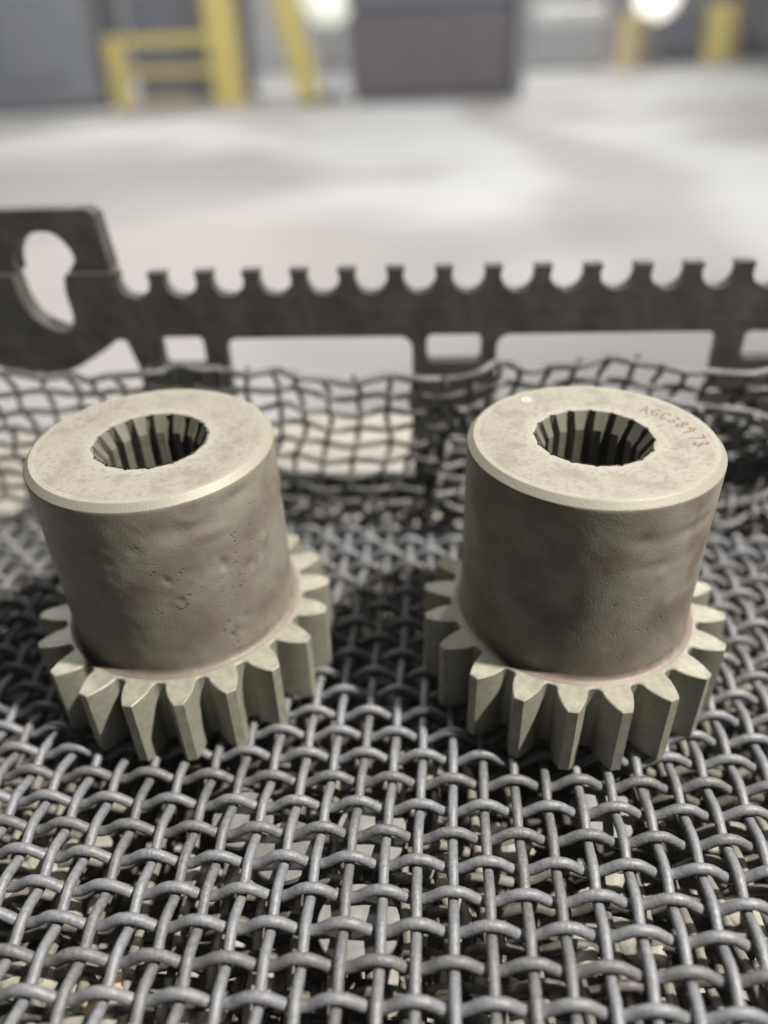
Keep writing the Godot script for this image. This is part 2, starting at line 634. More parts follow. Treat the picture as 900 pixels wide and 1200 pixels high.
func smooth_line(pts: Array, each := 5) -> PackedVector2Array:
	var o := PackedVector2Array()
	var n := pts.size()
	for i in n:
		for k in each:
			var t := float(k) / each
			o.append(pts[i].cubic_interpolate(pts[(i + 1) % n], pts[(i - 1 + n) % n], pts[(i + 2) % n], t))
	return o


func build_bar() -> void:
	var t := thing("notched_bar", "dark steel bar with round notches along its top and a hook eye at left", "steel bar", BAR_AT)
	t.rotation.y = BAR_TURN
	# the long plate: round notches along the top, rounded windows below
	var top := 0.1775
	var outline := PackedVector2Array()
	outline.append(Vector2(-0.1683, 0.0))
	outline.append(Vector2(-0.1690, 0.113))
	outline.append(Vector2(-0.1735, 0.130))
	outline.append(Vector2(-0.1735, top))
	var x := -0.1605
	while x < 0.345:
		for k in 19:
			var a := lerpf(PI - 0.50, TAU + 0.50, k / 18.0)
			outline.append(Vector2(x + 0.0110 * cos(a), 0.1721 + 0.0110 * sin(a)))
		outline.append(Vector2(x + 0.0103, top))
		outline.append(Vector2(x + 0.0213, top))
		x += 0.0316
	outline.append(Vector2(0.36, top))
	outline.append(Vector2(0.36, 0.0))
	var holes := [slot(-0.1508, 0.1125, -0.1199, 0.1338, 0.004), slot(-0.1050, 0.021, 0.0238, 0.1323, 0.009), slot(0.0336, 0.1135, 0.0706, 0.1332, 0.004), slot(0.0808, 0.021, 0.2266, 0.1328, 0.009), slot(0.2432, 0.1135, 0.282, 0.1328, 0.004), slot(0.295, 0.021, 0.345, 0.1323, 0.009)]
	csg("notched_plate", t, outline, holes, 0.010, 0.0)
	# the hook's ring, joined to the plate's left end
	var ring := [Vector2(-0.33, top), Vector2(-0.1738, top), Vector2(-0.1738, 0.1315), Vector2(-0.1790, 0.1330), Vector2(-0.1900, 0.1255), Vector2(-0.2100, 0.1140), Vector2(-0.2250, 0.1078), Vector2(-0.2420, 0.1062), Vector2(-0.2580, 0.1092), Vector2(-0.2720, 0.1145), Vector2(-0.33, 0.135)]
	var eye := smooth_line([Vector2(-0.2124, 0.2035), Vector2(-0.2035, 0.1970), Vector2(-0.1992, 0.1860), Vector2(-0.2055, 0.1770), Vector2(-0.2078, 0.1646), Vector2(-0.2070, 0.150), Vector2(-0.2110, 0.1405), Vector2(-0.2220, 0.1405), Vector2(-0.2360, 0.1510), Vector2(-0.2415, 0.1720), Vector2(-0.2395, 0.1910), Vector2(-0.2280, 0.2020)])
	csg("hook_ring", t, PackedVector2Array(ring), [eye], 0.016, 0.0004)
	var lug := [Vector2(-0.33, 0.1778), Vector2(-0.33, 0.2175), Vector2(-0.1855, 0.2170), Vector2(-0.1800, 0.2135), Vector2(-0.1765, 0.1778)]
	csg("upper_lug", t, PackedVector2Array(lug), [eye], 0.016, -0.006)


# ---------------------------------------------------------------- the gears
func involute(r: float, rb: float) -> float:
	var a := acos(clampf(rb / r, -1.0, 1.0))
	return tan(a) - a


func tooth_mesh() -> ArrayMesh:
	# one tooth with half a gap on either side: an 18 degree wedge round +z
	var rp := MODULE * TEETH / 2.0
	var ra := rp + MODULE
	var rr := rp - 1.14 * MODULE
	var rb := rp * cos(deg_to_rad(23.0))
	var base := PI / (2.0 * TEETH) + involute(rp, rb) + 0.0035
	var half := PI / TEETH
	var side := []          # (radius, angle) from the tip corner to the middle of the gap
	for k in 11:
		var r: float = lerpf(ra, maxf(rb, rr + 0.0022), k / 10.0)
		side.append(Vector2(r, base - involute(r, rb)))
	var rho := 0.0027
	var tc := base + rho / (rr + rho)
	for k in 8:
		var a := PI / 2 * k / 7.0
		side.append(Vector2(rr + rho - rho * sin(a), tc - rho * cos(a) / (rr + rho)))
	side.append(Vector2(rr, half))
	var pos := func(q: Vector2, sg: float) -> Vector2: return Vector2(q.x * sin(q.y) * sg, q.x * cos(q.y))
	var s := Shape.new()
	var bev := 0.0005
	var ring := PackedVector2Array()
	for k in range(side.size() - 1, -1, -1):
		ring.append(pos.call(side[k], -1.0))
	for k in side.size():
		ring.append(pos.call(side[k], 1.0))
	var n := ring.size()
	var tip := side.size() - 1      # the left tip corner; the right one follows it
	var seg := []
	for k in n - 1:
		var d := (ring[k + 1] - ring[k]).normalized()
		var m := Vector2(-d.y, d.x)
		if k == tip:
			m = Vector2(0, 1)
		elif m.y < 0 and absf(m.y) > 0.7:
			m = -m
		seg.append(m)
	for k in n - 1:                 # outward: away from the tooth's middle line, or away from the axis
		var mid := (ring[k] + ring[k + 1]) * 0.5
		var m: Vector2 = seg[k]
		var out := Vector2(mid.x, 0).normalized() * 0.6 + mid.normalized() * 0.5
		if k == tip:
			out = Vector2(0, 1)
		if m.dot(out) < 0:
			seg[k] = -m
	var inner := PackedVector2Array()
	var norm_a := []                # normal at the start and at the end of each segment
	var norm_b := []
	for k in n:
		var m: Vector2
		if k == 0 or k == n - 1:
			m = ring[k].normalized()
		else:
			m = (seg[k - 1] + seg[k]).normalized()
		var grow := 1.0
		if k == tip or k == tip + 1:
			grow = 1.0 / maxf(0.5, m.dot(seg[tip]))
		inner.append(ring[k] - m * bev * grow)
	for k in n - 1:
		norm_a.append(seg[k] if k == 0 or k == tip or k == tip + 1 else (seg[k - 1] + seg[k]).normalized())
		norm_b.append(seg[k] if k == n - 2 or k == tip or k + 1 == tip else (seg[k] + seg[k + 1]).normalized())
	var v3 := func(q: Vector2, y: float) -> Vector3: return Vector3(q.x, y, q.y)
	for k in n - 1:
		var a: Vector3 = v3.call(ring[k], 0.0)
		var b: Vector3 = v3.call(ring[k + 1], 0.0)
		var c: Vector3 = v3.call(ring[k + 1], T_GEAR - bev)
		var d: Vector3 = v3.call(ring[k], T_GEAR - bev)
		var na: Vector3 = v3.call(norm_a[k], 0.0)
		var nb: Vector3 = v3.call(norm_b[k], 0.0)
		s.tri(a, b, c, na, nb, nb)
		s.tri(a, c, d, na, nb, na)
		var e: Vector3 = v3.call(inner[k + 1], T_GEAR)
		var f: Vector3 = v3.call(inner[k], T_GEAR)
		var ba := (na + Vector3.UP).normalized()
		var bb := (nb + Vector3.UP).normalized()
		s.tri(d, c, e, ba, bb, bb)
		s.tri(d, e, f, ba, bb, ba)
		var g: Vector3 = v3.call(ring[k + 1].normalized() * 0.0625, T_GEAR)
		var h: Vector3 = v3.call(ring[k].normalized() * 0.0625, T_GEAR)
		s.quad(f, e, g, h, Vector3.UP)
		var g0: Vector3 = g - Vector3(0, T_GEAR, 0)
		var h0: Vector3 = h - Vector3(0, T_GEAR, 0)
		s.quad(a, b, g0, h0, Vector3.DOWN)
	return s.mesh()


func spline_mesh() -> ArrayMesh:
	# one bore spline with half a groove on either side, from the top face down to the foot
	var s := Shape.new()
	var half := PI / SPLINES
	var top := T_GEAR + H_HUB
	var crest := 0.0226
	var ang := [-half, -half * 0.72, -half * 0.46, 0.0, half * 0.46, half * 0.72, half]
	var root := R_BORE
	var rad := [root + 0.0012, root + 0.0005, crest, crest, crest, root + 0.0005, root + 0.0012]
	var depth := 0.0085
	var at := func(k: int, y: float, lip: bool) -> Vector3:
		var r: float = rad[k]
		if lip:
			r = root + (0.0012 if k == 0 or k == 6 else (0.0003 if k == 1 or k == 5 else 0.0))
		return Vector3(r * sin(ang[k]), y, r * cos(ang[k]))
	for k in 6:
		var toward := -Vector3(sin((ang[k] + ang[k + 1]) / 2), 0, cos((ang[k] + ang[k + 1]) / 2))
		s.quad(at.call(k, top, true), at.call(k + 1, top, true), at.call(k + 1, top - depth, false), at.call(k, top - depth, false), toward)
		s.quad(at.call(k, top - depth, false), at.call(k + 1, top - depth, false), at.call(k + 1, 0.001, false), at.call(k, 0.001, false), toward)
	return s.mesh()


func hub_radius(az: float, y: float, f: FastNoiseLite, dents: Array, rough: float) -> float:
	var q := Vector3(sin(az), 0, cos(az)) * 0.06 + Vector3(0, y, 0)
	var r := R_HUB
	var e := smoothstep(0.0, 0.006, y - T_GEAR - 0.003) * (1.0 - smoothstep(-0.006, -0.001, y - (T_GEAR + H_HUB - 0.004)))
	r += e * rough * (f.get_noise_3d(q.x, q.y, q.z) * 0.00030 + f.get_noise_3d(q.x * 4 + 7, q.y * 4, q.z * 4) * 0.00006)
	for d in dents:
		var da: float = wrapf(az - d[0], -PI, PI) * R_HUB / d[2]
		var dy: float = (y - d[1]) / d[3]
		var k: float = da * da + dy * dy
		if k < 6.0:
			r -= 1.35 * e * d[4] * exp(-k)
	return r


func hub_mesh(sd: int, dents: Array, rough: float) -> ArrayMesh:
	var f := noise(sd, 40.0, 3)
	var prof := []          # (radius offset, y, v)
	prof.append(Vector2(0.0038, T_GEAR - 0.0004))
	for k in 7:
		var a := PI / 2 * k / 6.0
		prof.append(Vector2(0.0034 - 0.0034 * sin(a), T_GEAR + 0.0002 + 0.0034 - 0.0034 * cos(a)))
	var c := 0.0032
	var top := T_GEAR + H_HUB
	for k in range(1, 61):
		prof.append(Vector2(0, lerpf(T_GEAR + 0.0038, top - c, k / 60.0)))
	prof.append(Vector2(-0.0004, top - c + 0.0002))
	prof.append(Vector2(-c + 0.0006, top - 0.0004))
	prof.append(Vector2(-c, top))
	var cols := 241
	var pts := PackedVector3Array()
	var ns := PackedVector3Array()
	var us := PackedVector2Array()
	for q in prof:
		for k in cols:
			var az := -PI + TAU * k / (cols - 1)
			var r: float = hub_radius(az, q.y, f, dents, rough) + q.x
			pts.append(Vector3(r * sin(az), q.y, r * cos(az)))
			us.append(Vector2(float(k) / (cols - 1), 1.0 - (q.y - T_GEAR) / H_HUB))
	var rows := prof.size()
	for r in rows:
		for k in cols:
			var kl := k - 1 if k > 0 else cols - 2
			var kr := k + 1 if k < cols - 1 else 1
			var du := pts[r * cols + kr] - pts[r * cols + kl]
			var dv := pts[mini(r + 1, rows - 1) * cols + k] - pts[maxi(r - 1, 0) * cols + k]
			var m := du.cross(dv).normalized()
			if m.dot(Vector3(pts[r * cols + k].x, 0, pts[r * cols + k].z)) < 0 :
				m = -m
			ns.append(m)
	var s := Shape.new()
	s.grid(pts, ns, us, rows, cols)
	return s.mesh()


func face_mesh() -> ArrayMesh:
	# the ring-shaped top face, with a small lip where the chamfer starts
	var s := Shape.new()
	var top := T_GEAR + H_HUB
	var radii := [R_HUB - 0.0032, 0.05, 0.04, R_BORE + 0.0022, R_BORE]
	var ys := [top, top, top, top, top - 0.0006]
	var cols := 16 * 14 + 1
	var pts := PackedVector3Array()
	var ns := PackedVector3Array()
	var us := PackedVector2Array()
	for i in radii.size():
		for k in cols:
			var az := TAU * k / (cols - 1)
			var r: float = radii[i]
			if i == radii.size() - 1:
				var w := fposmod(az / TAU * SPLINES + 0.5, 1.0)
				r += 0.0013 * smoothstep(0.33, 0.5, absf(w - 0.5))
			var q := Vector3(r * sin(az), ys[i], r * cos(az))
			pts.append(q)
			ns.append(Vector3.UP if i < 4 else Vector3(-sin(az) * 0.5, 0.85, -cos(az) * 0.5))
			us.append(Vector2(q.x / 0.12 + 0.5, q.z / 0.12 + 0.5))
	s.grid(pts, ns, us, radii.size(), cols)
	return s.mesh()


func pixels(im: Image) -> PackedByteArray:
	im.convert(Image.FORMAT_L8)
	return im.get_data()


func rgb_texture(o: PackedByteArray, w: int, h: int) -> ImageTexture:
	return ImageTexture.create_from_image(Image.create_from_data(w, h, false, Image.FORMAT_RGB8, o))


func hub_material(sd: int, pits: Array, soil: float) -> StandardMaterial3D:
	var w := 1280
	var h := 346
	var big := pixels(noise(sd, 0.0075, 4).get_image(w, h))
	var mid := pixels(noise(sd + 1, 0.03, 4).get_image(w, h))
	var tiny := pixels(noise(sd + 2, 0.22, 3).get_image(w, h))
	var col := PackedFloat32Array()
	var hgt := PackedFloat32Array()
	col.resize(w * h)
	hgt.resize(w * h)
	for i in w * h:
		col[i] = 0.0
		hgt[i] = 0.62 + (tiny[i] - 128) / 255.0 * 0.17 + (mid[i] - 128) / 255.0 * 0.05
	var r := RandomNumberGenerator.new()
	r.seed = sd
	# small casting pits, in clusters and strings; (u, v) of a cluster, its spread, how many, size
	for c in pits:
		for k in c[4]:
			var px: float = (c[0] + r.randfn(0.0, c[2])) * w
			var py: float = (c[1] + r.randfn(0.0, c[3])) * h
			var rad: float = c[5] * r.randf_range(0.5, 1.35)
			var deep: float = r.randf_range(0.5, 1.0)
			for y in range(int(py - rad * 2.5), int(py + rad * 2.5) + 1):
				for x in range(int(px - rad * 2.5), int(px + rad * 2.5) + 1):
					if x < 0 or y < 0 or x >= w or y >= h:
						continue
					var d := Vector2(x - px, (y - py)).length() / rad
					var e := exp(-d * d)
					var i := y * w + x
					hgt[i] -= 0.6 * e * deep
					col[i] = maxf(col[i], e * deep)
	var o := PackedByteArray()
	o.resize(w * h * 3)
	var hm := PackedByteArray()
	hm.resize(w * h)
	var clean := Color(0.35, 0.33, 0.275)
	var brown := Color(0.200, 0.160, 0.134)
	var dark := Color(0.10, 0.08, 0.065)
	var rust := Color(0.215, 0.172, 0.145)
	var bright := Color(0.36, 0.348, 0.295)
	for y in h:
		var v := float(y) / h
		for x in w:
			var i := y * w + x
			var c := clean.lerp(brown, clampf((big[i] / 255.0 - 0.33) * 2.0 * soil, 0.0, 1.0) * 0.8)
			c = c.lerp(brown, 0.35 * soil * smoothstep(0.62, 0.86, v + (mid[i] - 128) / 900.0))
			c = c * (0.90 + 0.2 * mid[i] / 255.0) * (0.93 + 0.14 * tiny[i] / 255.0)
			c = c.lerp(dark, 0.75 * col[i])
			c = c.lerp(rust, 0.85 * smoothstep(0.945, 0.98, v + (mid[i] - 128) / 2500.0))
			c = c.lerp(bright, 1.0 - smoothstep(0.0275, 0.0325, v))
			c = c.linear_to_srgb()
			o[i * 3] = int(clampf(c.r, 0, 1) * 255)
			o[i * 3 + 1] = int(clampf(c.g, 0, 1) * 255)
			o[i * 3 + 2] = int(clampf(c.b, 0, 1) * 255)
			hm[i] = int(clampf(hgt[i], 0, 1) * 255)
	var m := StandardMaterial3D.new()
	m.albedo_color = lin(0.7, 0.7, 0.7)
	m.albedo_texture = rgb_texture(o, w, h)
	m.roughness = 0.56
	m.metallic = 0.15
	m.heightmap_enabled = true
	m.heightmap_texture = ImageTexture.create_from_image(Image.create_from_data(w, h, false, Image.FORMAT_L8, hm))
	m.heightmap_scale = 0.06
	return m


const GLYPHS := {
	"A": [[0, 0, 0.32, 1], [0.32, 1, 0.62, 0], [0.1, 0.36, 0.52, 0.36]],
	"G": [[0.6, 0.85, 0.35, 1], [0.35, 1, 0.08, 0.75], [0.08, 0.75, 0.04, 0.3], [0.04, 0.3, 0.3, 0], [0.3, 0, 0.6, 0.2], [0.6, 0.2, 0.6, 0.45], [0.6, 0.45, 0.32, 0.45]],
	"C": [[0.6, 0.85, 0.35, 1], [0.35, 1, 0.08, 0.75], [0.08, 0.75, 0.04, 0.3], [0.04, 0.3, 0.3, 0], [0.3, 0, 0.6, 0.18]],
	"3": [[0.06, 0.9, 0.35, 1], [0.35, 1, 0.56, 0.8], [0.56, 0.8, 0.26, 0.54], [0.26, 0.54, 0.6, 0.3], [0.6, 0.3, 0.36, 0], [0.36, 0, 0.04, 0.12]],
	"8": [[0.3, 0.55, 0.08, 0.78], [0.08, 0.78, 0.32, 1], [0.32, 1, 0.54, 0.78], [0.54, 0.78, 0.3, 0.55], [0.3, 0.55, 0.04, 0.25], [0.04, 0.25, 0.32, 0], [0.32, 0, 0.6, 0.25], [0.6, 0.25, 0.3, 0.55]],
	"9": [[0.56, 0.75, 0.3, 1], [0.3, 1, 0.06, 0.75], [0.06, 0.75, 0.28, 0.52], [0.28, 0.52, 0.56, 0.75], [0.56, 0.75, 0.5, 0]],
	"7": [[0.04, 1, 0.6, 1], [0.6, 1, 0.22, 0]],
}


func face_material(sd: int, written: bool) -> StandardMaterial3D:
	var w := 896
	var big := pixels(noise(sd, 0.007, 4).get_image(w, w))
	var mid := pixels(noise(sd + 1, 0.035, 5).get_image(w, w))
	var tiny := pixels(noise(sd + 2, 0.28, 3).get_image(w, w))
	var ink := PackedFloat32Array()
	ink.resize(w * w)
	var white := PackedFloat32Array()
	white.resize(w * w)
	var scratch := PackedFloat32Array()
	scratch.resize(w * w)
	var to_px := func(q: Vector2) -> Vector2: return (q / 0.12 + Vector2(0.5, 0.5)) * w
	var stroke := func(buf: PackedFloat32Array, a: Vector2, b: Vector2, wide: float, strength: float) -> PackedFloat32Array:
		var pa: Vector2 = to_px.call(a)
		var pb: Vector2 = to_px.call(b)
		var r := wide / 0.12 * w
		for y in range(maxi(0, int(minf(pa.y, pb.y) - r * 2)), mini(w, int(maxf(pa.y, pb.y) + r * 2) + 2)):
			for x in range(maxi(0, int(minf(pa.x, pb.x) - r * 2)), mini(w, int(maxf(pa.x, pb.x) + r * 2) + 2)):
				var d := Geometry2D.get_closest_point_to_segment(Vector2(x, y), pa, pb).distance_to(Vector2(x, y))
				var e := strength * (1.0 - smoothstep(r * 0.55, r * 1.25, d))
				if e > buf[y * w + x]:
					buf[y * w + x] = e
		return buf
	var r := RandomNumberGenerator.new()
	r.seed = sd
	if written:
		var text := "AGC38973"
		for k in text.length():
			var f := (k + (0.35 if k > 5 else 0.0)) / 7.35
			var az := deg_to_rad(lerpf(129.0, 77.0, f))
			var rad := lerpf(0.0415, 0.0483, pow(f, 0.8))
			var mid_at := Vector2(sin(az), cos(az)) * rad
			var out := mid_at.normalized()
			var right := Vector2(-cos(az), sin(az))
			out = (out - right * 0.35).normalized()
			for g in GLYPHS[text[k]]:
				var a: Vector2 = mid_at + right * (g[0] - 0.3) * 0.0060 + out * (g[1] - 0.5) * 0.0074
				var b: Vector2 = mid_at + right * (g[2] - 0.3) * 0.0060 + out * (g[3] - 0.5) * 0.0074
				ink = stroke.call(ink, a, b, 0.00055, 0.95)
		# the small round white mark with a grey wedge in it
		var at := Vector2(-0.0245, -0.0422)
		white = stroke.call(white, at, at + Vector2(0.0001, 0), 0.0026, 1.0)
		for q in [[-0.0008, -0.0009, -0.0008, 0.0011], [-0.0008, 0.0011, 0.0014, 0.0002], [0.0014, 0.0002, -0.0008, -0.0009], [-0.0004, -0.0003, 0.0004, 0.0002]]:
			ink = stroke.call(ink, at + Vector2(q[0], q[1]), at + Vector2(q[2], q[3]), 0.0007, 1.0)
		scratch = stroke.call(scratch, Vector2(-0.019, -0.045), Vector2(-0.009, -0.027), 0.0004, 0.9)
		scratch = stroke.call(scratch, Vector2(0.03, 0.012), Vector2(0.055, -0.004), 0.0005, 0.7)
	else:
		# faint rubbed-out brown writing
		for k in 26:
			var az := deg_to_rad(lerpf(-112.0, -152.0, k / 26.0) + r.randf_range(-2, 2))
			var q := Vector2(sin(az), cos(az)) * r.randf_range(0.040, 0.050)
			ink = stroke.call(ink, q, q + Vector2(r.randf_range(-0.003, 0.003), r.randf_range(-0.003, 0.003)), 0.0007, r.randf_range(0.35, 0.6))
		for k in 60:
			var az := deg_to_rad(r.randf_range(-170.0, 60.0))
			var q := Vector2(sin(az), cos(az)) * r.randf_range(0.031, 0.055)
			ink = stroke.call(ink, q, q + Vector2(r.randf_range(-0.002, 0.002), r.randf_range(-0.001, 0.001)), 0.0004, r.randf_range(0.15, 0.4))
	for k in 70:
		var q := Vector2(r.randf_range(-0.056, 0.056), r.randf_range(-0.056, 0.056))
		scratch = stroke.call(scratch, q, q + Vector2(r.randf_range(-0.006, 0.006), r.randf_range(-0.004, 0.004)), 0.0002, r.randf_range(0.2, 0.6))
	var o := PackedByteArray()
	o.resize(w * w * 3)
	var hm := PackedByteArray()
	hm.resize(w * w)
	var clean := Color(0.325, 0.313, 0.262)
	var light := Color(0.385, 0.375, 0.315)
	var brown := Color(0.215, 0.182, 0.148)
	var red := Color(0.17, 0.085, 0.06)
	for y in w:
		for x in w:
			var i := y * w + x
			var q := Vector2(float(x) / w - 0.5, float(y) / w - 0.5) * 0.12
			var rad := q.length()
			var c := clean.lerp(brown, clampf((big[i] / 255.0 - 0.46) * 2.6, 0, 1) * 0.6)
			c = c.lerp(brown, clampf((mid[i] / 255.0 - 0.54) * 4.0, 0, 1) * 0.6)
			c = c.lerp(light, (1.0 - smoothstep(0.0285, 0.036, rad + (mid[i] - 128) * 0.00002)) * 0.7)
			c = c.lerp(light, smoothstep(0.0525, 0.0555, rad) * 0.5)
			c = c * (0.94 + 0.12 * tiny[i] / 255.0)
			c = c.lerp(light, scratch[i] * 0.5)
			c = c.lerp(Color(0.82, 0.82, 0.80), white[i])
			c = c.lerp(Color(0.2, 0.2, 0.21) if white[i] > 0.3 else red, ink[i] * (0.75 + 0.25 * tiny[i] / 255.0))
			c = c.linear_to_srgb()
			o[i * 3] = int(clampf(c.r, 0, 1) * 255)
			o[i * 3 + 1] = int(clampf(c.g, 0, 1) * 255)
			o[i * 3 + 2] = int(clampf(c.b, 0, 1) * 255)
			hm[i] = int(clampf(0.55 + (mid[i] - 128) / 255.0 * 0.35 + (tiny[i] - 128) / 255.0 * 0.3 - 0.25 * scratch[i] - 0.2 * ink[i] - 0.22 * (1.0 - smoothstep(0.0002, 0.0005, absf(rad - 0.0538))), 0, 1) * 255)
	var m := StandardMaterial3D.new()
	m.albedo_color = lin(0.7, 0.7, 0.7)
	m.albedo_texture = rgb_texture(o, w, w)
	m.roughness = 0.55
	m.metallic = 0.1
	m.heightmap_enabled = true
	m.heightmap_texture = ImageTexture.create_from_image(Image.create_from_data(w, w, false, Image.FORMAT_L8, hm))
	m.heightmap_scale = 0.035
	return m


func gear(label: String, at: Vector3, lean: Vector3, phase: float, bore_phase: float, sd: int, dents: Array, rough: float, hub_mat: Material, face_mat: Material) -> Node3D:
	var t := thing("pinion_gear", label, "gear", at, "steel pinion gears on the wire screen")
	var a := lean.normalized()
	var e1 := a.cross(Vector3(0, 0, 1)).normalized()
	t.basis = Basis(e1, a, e1.cross(a))
	part("hub", hub_mesh(sd, dents, rough), hub_mat, t)
	part("top_face", face_mesh(), face_mat, t)
	var tm := tooth_mesh()
	for k in TEETH:
		part("tooth", tm, M.tooth, t, Vector3.ZERO, Vector3(0, deg_to_rad(phase + k * 18.0), 0))
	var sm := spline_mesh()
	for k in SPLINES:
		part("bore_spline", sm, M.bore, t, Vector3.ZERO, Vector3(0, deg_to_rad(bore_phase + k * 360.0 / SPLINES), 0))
	return t


func build_gears() -> void:
	var d2 := func(az: float, v: float, sx: float, sy: float, deep: float) -> Array:
		return [deg_to_rad(az), T_GEAR + H_HUB * (1.0 - v), sx, sy, deep]
	# left hub: a heavily pitted casting; u = 0.5 faces the camera, v = 0 is the top
	var left_dents := [d2.call(38, 0.42, 0.0022, 0.0036, 0.0009), d2.call(52, 0.50, 0.0025, 0.003, 0.0006), d2.call(20, 0.16, 0.012, 0.005, 0.0006), d2.call(36, 0.22, 0.010, 0.004, -0.0005), d2.call(50, 0.10, 0.008, 0.004, 0.0006), d2.call(60, 0.2, 0.006, 0.008, -0.0006), d2.call(2, 0.24, 0.003, 0.0028, 0.0003), d2.call(-12, 0.3, 0.003, 0.003, 0.0003), d2.call(44, 0.78, 0.003, 0.003, 0.0005), d2.call(-90, 0.3, 0.01, 0.006, 0.0009), d2.call(-84, 0.55, 0.006, 0.005, 0.0009), d2.call(95, 0.4, 0.01, 0.004, 0.0008), d2.call(12, 0.42, 0.0016, 0.002, 0.0006), d2.call(16, 0.55, 0.0016, 0.0022, 0.0005), d2.call(40, 0.86, 0.005, 0.004, 0.0005), d2.call(-20, 0.2, 0.006, 0.004, 0.0002), d2.call(27, 0.13, 0.006, 0.003, -0.0004), d2.call(-95, 0.15, 0.006, 0.003, -0.0006), d2.call(-100, 0.45, 0.005, 0.003, -0.0006), d2.call(62, 0.42, 0.003, 0.004, -0.0005)]
	var left_pits := [[0.625, 0.42, 0.002, 0.10, 9, 1.9], [0.655, 0.40, 0.003, 0.14, 24, 1.3], [0.64, 0.50, 0.022, 0.08, 24, 1.3], [0.615, 0.62, 0.03, 0.12, 26, 1.1], [0.603, 0.82, 0.007, 0.05, 9, 2.6], [0.60, 0.88, 0.004, 0.02, 5, 3.2], [0.545, 0.57, 0.008, 0.03, 6, 2.2], [0.53, 0.45, 0.03, 0.12, 9, 1.5], [0.5, 0.5, 0.2, 0.25, 40, 0.9], [0.64, 0.78, 0.03, 0.08, 16, 1.2]]
	var right_dents := [d2.call(-26, 0.54, 0.012, 0.013, 0.0011), d2.call(-36, 0.40, 0.004, 0.008, 0.0006), d2.call(10, 0.2, 0.006, 0.004, 0.0005), d2.call(18, 0.34, 0.010, 0.003, 0.0004), d2.call(36, 0.2, 0.012, 0.003, 0.0005), d2.call(45, 0.28, 0.008, 0.006, -0.0005), d2.call(60, 0.45, 0.006, 0.02, 0.0005), d2.call(30, 0.6, 0.012, 0.02, -0.0005), d2.call(86, 0.45, 0.004, 0.004, -0.0009), d2.call(84, 0.62, 0.004, 0.004, -0.0009)]
	var right_pits := [[0.66, 0.62, 0.008, 0.07, 26, 1.5], [0.63, 0.72, 0.02, 0.05, 18, 1.3], [0.57, 0.6, 0.05, 0.2, 26, 1.2], [0.48, 0.8, 0.1, 0.1, 20, 1.3]]
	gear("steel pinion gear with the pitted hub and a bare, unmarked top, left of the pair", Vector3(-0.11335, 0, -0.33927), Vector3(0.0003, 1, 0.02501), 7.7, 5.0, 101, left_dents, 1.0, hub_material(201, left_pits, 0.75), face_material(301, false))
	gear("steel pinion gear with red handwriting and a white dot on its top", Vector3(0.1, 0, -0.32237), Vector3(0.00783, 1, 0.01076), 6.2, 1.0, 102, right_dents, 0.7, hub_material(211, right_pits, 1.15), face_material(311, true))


# ---------------------------------------------------------------- scrap that lies under the screens
func chip_mesh(size: Vector3) -> ArrayMesh:
	# a worn lump: a flattened ball pushed in and out by noise
	var s := Shape.new()
	var f := noise(rng.randi() % 1000, 0.9, 2)
	var rows := 9
	var cols := 15
	var pts := PackedVector3Array()
	var ns := PackedVector3Array()
	var us := PackedVector2Array()
	for r in rows:
		var t := PI * r / (rows - 1)
		for c in cols:
			var a := TAU * (c % (cols - 1)) / (cols - 1)
			var d := Vector3(sin(t) * cos(a), cos(t), sin(t) * sin(a))
			var k := 1.0 + 0.35 * f.get_noise_3dv(d * 1.3)
			var q := Vector3(signf(d.x) * pow(absf(d.x), 0.7), signf(d.y) * pow(absf(d.y), 0.6), signf(d.z) * pow(absf(d.z), 0.7))
			pts.append(q * k * size * 0.5 + Vector3(0, size.y * 0.5, 0))
			ns.append((d / size).normalized())
			us.append(Vector2(float(c) / cols, float(r) / rows))
	s.grid(pts, ns, us, rows, cols)
	return s.mesh()


func build_scrap() -> void:
	# flat grey discs: seen through the screen, left to right
	var discs := [[-0.052, -0.214, 0.016, "second grey steel disc from left under the screen"], [-0.075, -0.232, 0.015, "leftmost grey steel disc under the screen, below the left gear"], [-0.018, -0.178, 0.018, "grey steel disc in the middle under the screen, nearest the viewer"], [-0.012, -0.222, 0.017, "grey steel disc under the screen, between and before the two gears"], [0.10, -0.228, 0.016, "grey steel disc under the screen before the right gear"]]
	for q in discs:
		var t := thing("steel_disc", q[3], "metal disc", Vector3(q[0], -0.0165, q[1]), "grey discs under the screen")
		t.rotation = Vector3(rng.randf_range(-0.1, 0.1), 0, rng.randf_range(-0.1, 0.1))
		part("plate", rod(q[2], 0.004, 40, 0.0006), M.disc, t)
	var where := [[-0.135, -0.17, "left", 18], [0.09, -0.15, "right", 8], [-0.02, -0.15, "middle", 4], [0.05, -0.2, "right of the middle", 4]]
	var shapes := []
	for k in 8:
		shapes.append(chip_mesh(Vector3(rng.randf_range(0.016, 0.034), rng.randf_range(0.006, 0.011), rng.randf_range(0.010, 0.018))))
	for q in where:
		for k in q[3]:
			var tan := rng.randf() < 0.05
			var o := MeshInstance3D.new()
			o.name = numbered("stone_chip")
			o.mesh = shapes[rng.randi() % 8]
			o.material_override = M.chip_tan if tan else M.chip
			o.position = Vector3(q[0] + rng.randfn(0, 0.035), -0.035 + rng.randf_range(-0.003, 0.006), q[1] + rng.randfn(0, 0.035))
			o.rotation = Vector3(rng.randf_range(-0.3, 0.3), rng.randf_range(0, TAU), rng.randf_range(-0.3, 0.3))
			add_child(o, true)
			tag(o, "%s worn lump seen through the screen at the %s front" % ["tan" if tan else "pale", q[2]], "stone chip", "pale chips under the screen")


